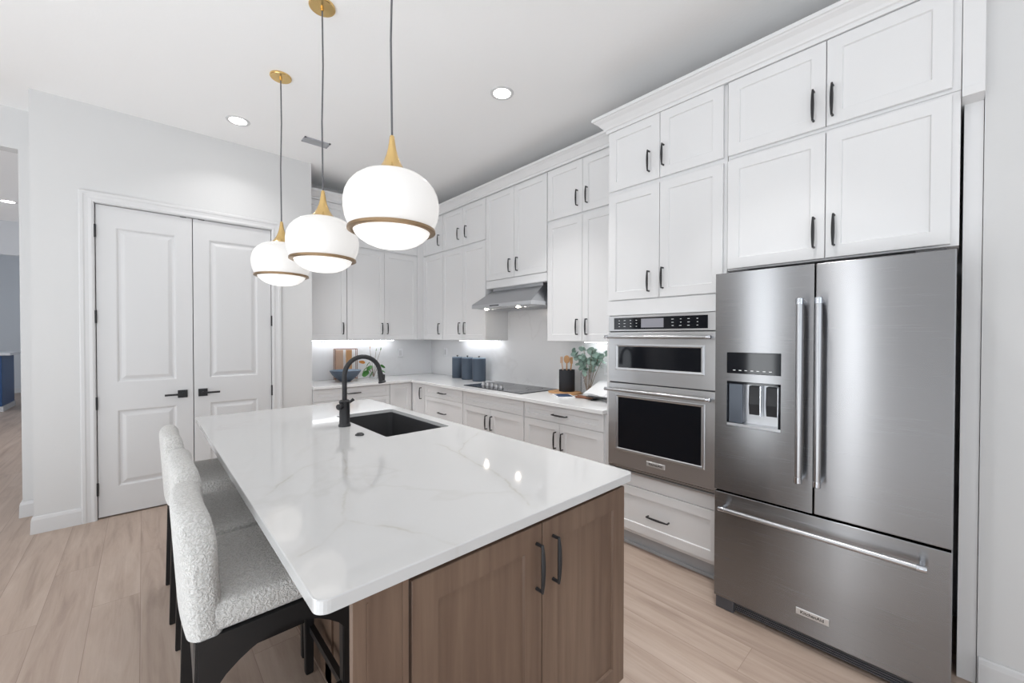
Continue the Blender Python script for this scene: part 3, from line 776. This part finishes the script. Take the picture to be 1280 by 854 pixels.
# faucet
FXc, FYc = .868, 2.405
t = thing('faucet', 'matte black pull-down kitchen faucet beside the sink', 'faucet', (FXc, FYc, .914))
bm = new_bm(); lathe(bm, [(.034, 0), (.034, .010), (.031, .014), (.029, .02), (.029, .135), (.031, .14), (.031, .147), (.024, .152), (.015, .154)], (FXc, FYc, .914), 32, True); obj('base', bm, 'black_metal', t, True)
pts = [(FXc, FYc, 1.06), (FXc, FYc, 1.14), (FXc, FYc, 1.205)]
for k in range(1, 15):
    q = PI-PI*.965*k/14; pts.append((FXc+.108+.108*math.cos(q), FYc, 1.208+.108*math.sin(q)))
bm = new_bm(); tube(bm, pts, .0135, 16); obj('spout', bm, 'black_metal', t, True)
e = Vector(pts[-1]); d = (Vector(pts[-1])-Vector(pts[-2])).normalized()
bm = new_bm(); tube(bm, [e-d*.005, e+d*.004, e+d*.02, e+d*.058, e+d*.062, e+d*.07], [.0135, .016, .016, .019, .023, .023], 18); sh = obj('spray_head', bm, 'black_metal', t, True)
bm = new_bm(); q = e+d*.035+Vector((.017, 0, 0)); box(bm, q.x-.002, q.x+.006, q.y-.008, q.y+.008, q.z-.016, q.z+.016, .002); obj('spray_button', bm, 'black_matte', sh)
bm = new_bm(); tube(bm, [(FXc-.02, FYc-.012, 1.035), (FXc-.045, FYc-.03, 1.033), (FXc-.05, FYc-.032, 1.033)], [.016, .017, .012], 16); hv = obj('valve', bm, 'black_metal', t, True)
bm = new_bm(); tube(bm, [(FXc+.02, FYc, 1.045), (FXc+.05, FYc+.01, 1.06), (FXc+.056, FYc+.01, 1.064)], [.008, .008, .010], 12); obj('lever', bm, 'black_metal', t, True)
bm = new_bm(); lathe(bm, [(0, .012), (.014, .012), (.016, .009), (.022, .006), (.023, 0)], (.847, 2.131, .914), 24)
tag(obj('air_switch', bm, 'black_metal', None, True), 'small round black button on the worktop beside the sink', 'button')

# ------------------------------------------------------------------ pendants
def pendant():
    cx, cy = .731, 1.506
    t = thing('pendant_light', 'globe pendant nearest the camera, largest of the three over the island', 'pendant light', (cx, cy, 1.785), 'globe pendants over the island')
    bm = new_bm(); lathe(bm, [(0, -.03), (.008, -.03), (.009, -.016), (.062, -.014), (.066, -.010), (.066, 0)], (cx, cy, CEIL), 40); obj('canopy', bm, 'gold', t, True)
    bm = new_bm(); tube(bm, [(cx, cy, 3.195), (cx+.003, cy, 2.9), (cx-.003, cy+.002, 2.6), (cx, cy, 2.215)], .0042, 8); obj('cord', bm, 'cord_grey', t, True)
    bm = new_bm(); lathe(bm, [(.006, 2.228), (.009, 2.224), (.012, 2.20), (.016, 2.175), (.023, 2.148), (.033, 2.122), (.046, 2.100), (.062, 2.084), (.070, 2.078), (.070, 2.07)], (cx, cy, 0), 40); obj('cone', bm, 'gold', t, True)
    prof = [(.066, 2.076), (.095, 2.072), (.12, 2.062), (.145, 2.043), (.165, 2.018), (.177, 1.990), (.182, 1.960), (.181, 1.928), (.175, 1.898), (.164, 1.870), (.158, 1.858)]
    bm = new_bm(); lathe(bm, prof, (cx, cy, 0), 64); obj('globe_shade', bm, 'opal_glass', t, True)
    bm = new_bm(); lathe(bm, [(.160, 1.862), (.167, 1.860), (.168, 1.850), (.160, 1.846), (.146, 1.848), (.146, 1.853), (.154, 1.858), (.160, 1.862)], (cx, cy, 0), 64); obj('ring', bm, 'gold_ring', t, True)
    bm = new_bm(); lathe(bm, [(.146, 1.852), (.140, 1.838), (.125, 1.822), (.10, 1.805), (.07, 1.793), (.035, 1.787), (0, 1.785)], (cx, cy, 0), 56); obj('diffuser', bm, 'opal_diffuser', t, True)
    return t
p1 = pendant()
p2 = copy_tree(p1); p2.location = (.728, 2.324, 1.785); p2['label'] = 'middle globe pendant of the three hanging over the island'
p3 = copy_tree(p1); p3.location = (.712, 3.142, 1.785); p3['label'] = 'globe pendant farthest from the camera, nearest the pantry doors'
for x, y in ((.722, 1.506), (.722, 2.324), (.71, 3.142)):
    l = bpy.data.lights.new('pendant_bulb', 'POINT'); l.energy = .4; l.color = (1, .93, .84); l.shadow_soft_size = .12
    o = bpy.data.objects.new('pendant_bulb', l); COL.objects.link(o); o.location = (x, y, 1.70)

# ------------------------------------------------------------------ ceiling lights and vent
def can(x, y, label, z=CEIL, power=3.0, g='recessed ceiling lights', sp=120):
    t = thing('recessed_light', label, 'ceiling light', (x, y, z-.006), g)
    bm = new_bm(); lathe(bm, [(.062, -.003), (.078, -.006), (.084, -.003), (.086, 0)], (x, y, z), 36); obj('trim_ring', bm, 'trim_paint', t, True)
    bm = new_bm(); lathe(bm, [(0, -.002), (.062, -.003)], (x, y, z), 36); obj('lens', bm, 'can_lens', t)
    area('recessed_lamp', (x, y, z-.012), (0, 0, 0), .12, .12, power, (1, .985, .97), 'DISK', math.radians(sp))
can(.595, 4.023, 'round recessed light in the ceiling in front of the pantry doors')
can(1.958, 2.263, 'round recessed light in the ceiling near the range wall, right of the pendants', power=8, sp=85)
can(-1.309, 8.485, 'round recessed light in the hall ceiling beyond the opening', CEIL, 8)
for x, y, e in ((1.7, .6, 5), (.2, .2, 1), (-1.6, 2.2, 3), (1.75, 3.9, 5)):
    area('recessed_lamp', (x, y, CEIL-.012), (0, 0, 0), .12, .12, e, (1, .985, .97), 'DISK', math.radians(75))
t = thing('ceiling_vent', 'grey louvred air vent in the ceiling behind the middle pendant cord', 'vent', (1.188, 3.978, CEIL-.01))
bm = new_bm(); x0, x1, y0, y1 = 1.078, 1.298, 3.922, 4.034
box(bm, x0, x1, y0, y0+.014, CEIL-.008, CEIL); box(bm, x0, x1, y1-.014, y1, CEIL-.008, CEIL); box(bm, x0, x0+.014, y0, y1, CEIL-.008, CEIL); box(bm, x1-.014, x1, y0, y1, CEIL-.008, CEIL)
obj('frame', bm, 'vent_grey', t)
bm = new_bm()
for k in range(6): bar(bm, (x0+.012, y0+.02+k*.0145, CEIL-.006), (x1-.012, y0+.02+k*.0145, CEIL-.006), .010, .002)
obj('louvres', bm, 'panel_grey', t)
bm = new_bm(); box(bm, x0+.01, x1-.01, y0+.01, y1-.01, CEIL-.002, CEIL-.0005); obj('duct_opening', bm, 'gap_dark', t)

# ------------------------------------------------------------------ bar stools
def stool():
    """origin on the floor below the seat centre; the sitter faces +X"""
    t = thing('bar_stool', 'cream boucle counter stool nearest the camera at the island', 'stool', (.32, 1.64, 0), 'boucle stools along the island')
    ox, oy = .32, 1.64; W = .25
    bm = new_bm()
    # seat cushion
    box(bm, ox-.20, ox+.225, oy-W, oy+W, .60, .685, .022, 4); obj('seat', bm, 'boucle', t, True)
    # upholstered back: side profile, arched across the width
    bm = new_bm(); n = 40; rows = []; Z0 = .597
    for i in range(n+1):
        q0 = -1+2*i/n; s = math.copysign(1-(1-abs(q0))**1.6, q0)   # more sections towards the rounded ends
        a = abs(s); y = oy+W*s
        top = .942-.012*a*a-.105*max(0, (a-.58)/.42)**2.3
        th = .084*(1-.55*max(0, (a-.80)/.20)**3)
        cx_ = ox-.203+.012*a*a                                       # wraps slightly around the sitter
        prof = []; rt = .044*(1-.4*max(0, (a-.80)/.20)**3); h = top-rt-Z0
        for j in range(9): prof.append((-th/2, Z0+h*j/8))
        for j in range(1, 9): q = PI*j/9; prof.append((-th/2*math.cos(q), top-rt+rt*math.sin(q)))
        for j in range(9): prof.append((th/2, Z0+h*(1-j/8)))
        rows.append([bm.verts.new((cx_+px_-.020*((pz-Z0)/.35), y, pz)) for px_, pz in prof])
    for A, B in zip(rows, rows[1:]):
        for k in range(len(A)): bm.faces.new((A[k], A[(k+1) % len(A)], B[(k+1) % len(A)], B[k]))
    bm.faces.new(rows[0]); bm.faces.new(rows[-1][::-1]); bmesh.ops.recalc_face_normals(bm, faces=bm.faces[:])
    obj('backrest', bm, 'boucle', t, True)
    # frame: arched aprons
    bm = new_bm()
    def apron(axis, a0, a1, c0, c1):
        pts = [(a0, .598), (a1, .598), (a1, .44)]
        for k in range(0, 13):
            q = k/12; u = a1-.032-(a1-a0-.064)*q; s = 1-abs(2*q-1); pts.append((u, .44+.105*math.sin(s*PI/2)**.75))
        pts.append((a0, .44))
        prism(bm, pts, axis, c0, c1)
    for s in (-1, 1): apron('y', ox-.215, ox+.222, oy+s*.238-.014, oy+s*.238+.014)
    for x in (ox-.208, ox+.210): apron('x', oy-.228, oy+.228, x-.014, x+.014)
    obj('seat_frame', bm, 'black_wood', t)
    def leg(x, y, dx, dy, w0=.044, w1=.030):
        b = bmesh.new(); vs = []
        for z, w_, ddx, ddy in ((0, w1, dx, dy), (.598, w0, 0, 0)):
            for i, j in ((-1, -1), (1, -1), (1, 1), (-1, 1)): vs.append(b.verts.new((x+ddx+i*w_/2, y+ddy+j*w_/2, z)))
        for q in ((3, 2, 1, 0), (4, 5, 6, 7), (0, 1, 5, 4), (1, 2, 6, 5), (2, 3, 7, 6), (3, 0, 4, 7)): b.faces.new([vs[i] for i in q])
        bmesh.ops.recalc_face_normals(b, faces=b.faces[:]); bmesh.ops.bevel(b, geom=b.edges[:], offset=.003, segments=2, affect='EDGES'); return b
    for sy in (-1, 1):
        obj('leg', leg(ox+.196, oy+sy*.228, .0, -sy*.012), 'black_wood', t)
        obj('leg', leg(ox-.198, oy+sy*.228, -.022, -sy*.012), 'black_wood', t)
    for sy in (-1, 1):
        bm = new_bm(); bar(bm, (ox-.208, oy+sy*.222, .235), (ox+.205, oy+sy*.222, .235), .016, .026); obj('stretcher', bm, 'black_wood', t)
    bm = new_bm(); bar(bm, (ox+.205, oy-.222, .19), (ox+.205, oy+.222, .19), .02, .026); obj('footrest', bm, 'black_wood', t)
    return t
s1 = stool()
s2 = copy_tree(s1); s2.location.y = 2.18; s2.location.x = .334; s2['label'] = 'middle cream boucle counter stool of the three at the island'
s3 = copy_tree(s1); s3.location.y = 2.85; s3.location.x = .322; s3['label'] = 'cream boucle counter stool farthest away, nearest the pantry doors'

# ------------------------------------------------------------------ counter objects
CT = .914
def canister(x, y, r, h, label):
    t = thing('canister', label, 'canister', (x, y, CT), 'canisters left of the cooktop')
    bm = new_bm(); lathe(bm, [(0, 0), (r*.95, 0), (r, .004), (r, h-.004), (r*.97, h)], (x, y, CT), 40); obj('jar', bm, 'slate_blue', t, True)
    bm = new_bm(); lathe(bm, [(r*.99, h), (r*.99, h+.007), (r*.93, h+.012), (0, h+.012)], (x, y, CT), 40); l = obj('lid', bm, 'slate_blue_light', t, True)
    bm = new_bm(); lathe(bm, [(.006, h+.012), (.005, h+.02), (.013, h+.026), (.012, h+.032), (0, h+.034)], (x, y, CT), 16); obj('knob', bm, 'black_metal', l, True)
canister(2.96, 4.285, .066, .255, 'slate blue lidded canister farthest left, nearest the corner')
canister(2.95, 4.055, .072, .258, 'slate blue lidded canister in the middle of the three')
canister(2.93, 3.795, .079, .262, 'slate blue lidded canister nearest the cooktop')
# crock and utensils
bx, by = 2.93, 2.455
bm = new_bm()
pl = rrect(2.80, 3.01, 2.30, 2.60, .05, 6); prism(bm, pl, 'z', CT, CT+.016, .003)
tag(obj('wooden_board', bm, 'wood_light'), 'small wooden serving board under the black utensil crock', 'board')
bm = new_bm(); r = .074; lathe(bm, [(0, 0), (r*.96, 0), (r, .004), (r, .20), (r*.93, .20), (r*.93, .02), (0, .02)], (bx, by, CT+.016), 40)
tag(obj('utensil_crock', bm, 'crock_black', None, True), 'black cylindrical utensil crock on the wooden board', 'crock')
z0 = CT+.04
def utensil(label, name, dx, dy, lean, kind, m='wood_light'):
    a = Vector((bx+dx*.3, by+dy*.3, z0)); b = Vector((bx+dx, by+dy, z0+.245)); bm = new_bm()
    d = (b-a).normalized(); tube(bm, [a, a+(b-a)*.6, b], [.006, .006, .007], 8)
    if kind == 'spoon':
        bm2 = bmesh.new(); bmesh.ops.create_uvsphere(bm2, u_segments=16, v_segments=10, radius=1)
        for v in bm2.verts: v.co = Vector((v.co.x*.012, v.co.y*.036, v.co.z*.038))
        bmesh.ops.translate(bm2, verts=bm2.verts[:], vec=b+d*.028); merge(bm, bm2)
    else:
        box(bm, b.x-.004, b.x+.004, b.y-lean*.4, b.y+lean*.6, b.z-.01, b.z+.05, .003)
    tag(obj(name, bm, m, None, True), label, 'utensil', 'utensils in the black crock')
utensil('round-bowled wooden spoon standing in the black crock', 'wooden_spoon', -.015, -.01, 0, 'spoon')
utensil('pale wooden spatula leaning left in the black crock', 'wooden_spatula', -.01, .055, .03, 'flat', 'wood_pink')
utensil('brown wooden spatula leaning right in the black crock', 'wooden_spatula', .0, -.055, .03, 'flat', 'wood_light')
# eucalyptus in a glass vase
random.seed(7)
def leaf(bm, p, d, size, ratio=.9):
    d = Vector(d).normalized(); s = d.cross(Vector((random.uniform(-1, 1), random.uniform(-1, 1), random.uniform(-.3, 1)))).normalized(); nn = d.cross(s)
    vs = []; n = 10; b = bmesh.new()
    c = b.verts.new(p+d*size*.5-nn*size*.08)
    for k in range(n):
        q = 2*PI*k/n; vs.append(b.verts.new(p+d*size*.5+d*(-math.cos(q))*size*.5+s*math.sin(q)*size*.5*ratio*(1 if math.cos(q) > -.2 else .85)))
    for k in range(n): b.faces.new((c, vs[k], vs[(k+1) % n]))
    merge(bm, b)
def vase(name, label, x, y, r, h):
    bm = new_bm(); lathe(bm, [(0, 0), (r*.9, 0), (r, .006), (r, h), (r-.003, h), (r-.003, .012), (0, .012)], (x, y, CT), 32)
    return tag(obj(name, bm, 'glass', None, True), label, 'vase')
vase('glass_vase', 'clear glass vase holding eucalyptus stems beside the crock', 2.98, 2.28, .042, .20)
t = thing('eucalyptus', 'grey-green eucalyptus branches standing in the clear glass vase', 'plant', (2.98, 2.25, CT+.013))
sb, lb = new_bm(), new_bm()
for k in range(11):
    ang = 2*PI*k/11+.3; rr = random.uniform(.06, .19)
    a = Vector((2.98+.012*math.cos(ang), 2.25+.012*math.sin(ang), CT+.02)); e = Vector((2.915+rr*.5*math.cos(ang), 2.195+rr*.95*math.sin(ang), CT+random.uniform(.29, .42)))
    mid = (a+e)/2+Vector((0, 0, .06)); pts = [a*(1-q)**2+mid*2*q*(1-q)+e*q*q for q in [i/8 for i in range(9)]]
    tube(sb, pts, .0022, 6)
    for j in range(5, 9):
        for s in range(3):
            dv = Vector((random.uniform(-.9, .15), random.uniform(-1, 1), random.uniform(-.5, .6))); leaf(lb, pts[j], dv, random.uniform(.04, .06))
obj('stems', sb, 'stem', t); obj('leaves', lb, 'leaf_eucalyptus', t, True)
# notebook, utensil, cookbook on stand
def quad_slab(name, pts, z0, z1, m, parent=None):
    return prism(new_bm(), pts, 'z', z0, z1, .001)
t = thing('notebook', 'notebook with a navy cover lying at the counter front edge', 'notebook', (2.66, 2.33, CT))
q = [(2.585, 2.27), (2.70, 2.44), (2.83, 2.35), (2.715, 2.18)]
obj('pages', quad_slab('pages', q, CT, CT+.012, 'paper'), 'paper', t)
ce = Vector((sum(p[0] for p in q)/4, sum(p[1] for p in q)/4)); q2 = [tuple(ce+(Vector(p)-ce)*.80) for p in q]
obj('cover', quad_slab('cover', q2, CT+.012, CT+.014, 'navy'), 'navy', t)
t = thing('wooden_utensil', 'brown wooden utensil lying between the notebook and the cookbook stand', 'utensil', (2.77, 2.14, CT))
bm = new_bm(); tube(bm, [(2.82, 2.24, CT+.008), (2.80, 2.12, CT+.008), (2.79, 2.05, CT+.008)], [.006, .008, .007], 10); obj('stick', bm, 'wood_brown', t, True)
bm = new_bm(); tube(bm, [(2.74, 2.20, CT+.009), (2.76, 2.08, CT+.009), (2.765, 2.03, CT+.009)], [.009, .008, .007], 10); obj('stick', bm, 'wood_brown', t, True)
t = thing('cookbook_stand', 'black metal easel under the open cookbook by the oven tower', 'stand', (2.83, 1.88, CT))
def lean(u, y, w_=0): return (2.72+u*.93-w_*.36, y, CT+.028+u*.36+w_*.93)
bm = new_bm()
for y in (1.78, 2.02): bar(bm, lean(0, y), lean(.24, y), .012); bar(bm, lean(.2, y), (2.95, y, CT+.006), .010); bar(bm, (2.72, y, CT+.006), (2.97, y, CT+.006), .012)
b = bmesh.new(); vs = [b.verts.new(lean(u, y, w_)) for w_ in (-.004, .004) for u, y in ((0, 1.74), (.23, 1.74), (.23, 2.06), (0, 2.06))]
for q in ((3, 2, 1, 0), (4, 5, 6, 7), (0, 1, 5, 4), (1, 2, 6, 5), (2, 3, 7, 6), (3, 0, 4, 7)): b.faces.new([vs[i] for i in q])
merge(bm, b); bar(bm, (2.715, 1.74, CT+.03), (2.715, 2.06, CT+.03), .03, .008)
obj('frame', bm, 'black_metal', t)
t = thing('cookbook', 'open white cookbook resting on the black stand', 'book', (2.8, 1.9, CT+.045))
for y0, y1 in ((1.905, 2.105), (1.70, 1.90)):
    b = bmesh.new(); A = []
    for k in range(9):
        s = k/8; y = y0+(y1-y0)*s; hgt = .008+.014*math.sin(PI*min(1, (1-s if y0 > 1.9 else s)*1.0+.15))
        A.append([b.verts.new(lean(u, y, w_)) for u, w_ in ((.01, .0055), (.01, hgt+.004), (.25, hgt+.004), (.25, .0055))])
    for P_, Q_ in zip(A, A[1:]):
        for k in range(4): b.faces.new((P_[k], P_[(k+1) % 4], Q_[(k+1) % 4], Q_[k]))
    b.faces.new(A[0]); b.faces.new(A[-1][::-1]); bmesh.ops.recalc_face_normals(b, faces=b.faces[:])
    obj('pages', b, 'paper', t, True)
# back counter: bowl, boards on a rack, foliage
bm = new_bm(); lathe(bm, [(0, 0), (.055, 0), (.06, .006), (.10, .035), (.14, .075), (.168, .118), (.172, .13)], (1.745, 4.80, CT), 48)
t = thing('bowl', 'wide slate blue footed bowl on the back counter', 'bowl', (1.745, 4.80, CT))
obj('shell', bm, 'slate_blue', t, True)
bm = new_bm(); lathe(bm, [(.172, .13), (.166, .131), (.155, .108), (.12, .065), (.06, .025), (0, .018)], (1.745, 4.80, CT), 48); obj('inside', bm, 'slate_blue_light', t, True)
t = thing('board_rack', 'thin metal wire rack behind the blue bowl', 'rack', (1.82, 5.03, CT))
bm = new_bm()
for y in (5.01, 5.055):
    for x in (1.70, 1.965): tube(bm, [(x, y, CT), (x, y, 1.285)], .004, 8)
    tube(bm, [(1.70, y, 1.285), (1.965, y, 1.285)], .004, 8); tube(bm, [(1.70, y, CT+.012), (1.965, y, CT+.012)], .004, 8)
obj('frame', bm, 'wood_brown', t)
for x0, x1, m, lab in ((1.712, 1.80, 'wood_pink', 'pinkish wooden cutting board, left one in the wire rack'), (1.835, 1.905, 'wood_light', 'narrow tan wooden cutting board, right one in the wire rack')):
    tag(obj('cutting_board', box(new_bm(), x0, x1, 5.022, 5.042, CT+.017, 1.275, .004), m), lab, 'cutting board', 'boards in the rack')
vase('glass_vase', 'clear glass jar with green leaves behind the faucet', 2.14, 4.93, .05, .13)
t = thing('leafy_cutting', 'broad green leaves with one orange leaf in the jar behind the faucet', 'plant', (2.14, 4.93, CT+.013))
random.seed(12); sb, lb, ob = new_bm(), new_bm(), new_bm()
for (dx, z, s) in ((-.14, 1.06, .10), (-.12, 1.02, .13), (-.09, 1.12, .10), (-.06, 1.08, .11), (.10, 1.08, .07), (.08, 1.03, .09), (-.03, 1.0, .10)):
    e = Vector((2.14+dx*.75, 4.90, z)); tube(sb, [(2.14, 4.93, CT+.02), ((2.14+e.x)/2, 4.92, (CT+z)/2+.04), tuple(e)], .0025, 6)
    leaf(lb, e, (math.copysign(.6, dx), -.5, -.5), s, .62)
e = Vector((2.02, 4.9, 1.12)); leaf(ob, e, (-.9, -.2, .1), .09, .5)
for dx, z in ((-.05, 1.28), (.03, 1.25), (.09, 1.26)):
    e = Vector((2.14+dx, 4.93, z)); tube(sb, [(2.14, 4.93, CT+.02), (2.14+dx*.4, 4.93, 1.1), tuple(e)], .0022, 6); leaf(ob if dx < 0 else lb, e, (.2, 0, 1), .04, .6)
obj('stems', sb, 'stem', t); obj('leaves', lb, 'leaf_green', t, True); obj('orange_leaves', ob, 'leaf_orange', t, True)

# ------------------------------------------------------------------ far room
t = thing('far_island', 'blue cabinet with white counter seen through the hall opening', 'cabinet', (-2.4, 12.8, 0))
obj('base', box(new_bm(), -2.9, -1.985, 12.2, 13.2, .10, 1.07, .005), 'blue_cabinet', t)
obj('plinth', box(new_bm(), -2.9, -1.97, 12.19, 13.2, 0, .10), 'trim_paint', t)
obj('worktop', box(new_bm(), -2.95, -1.87, 12.15, 13.25, 1.07, 1.12, .004), 'plate_white', t)
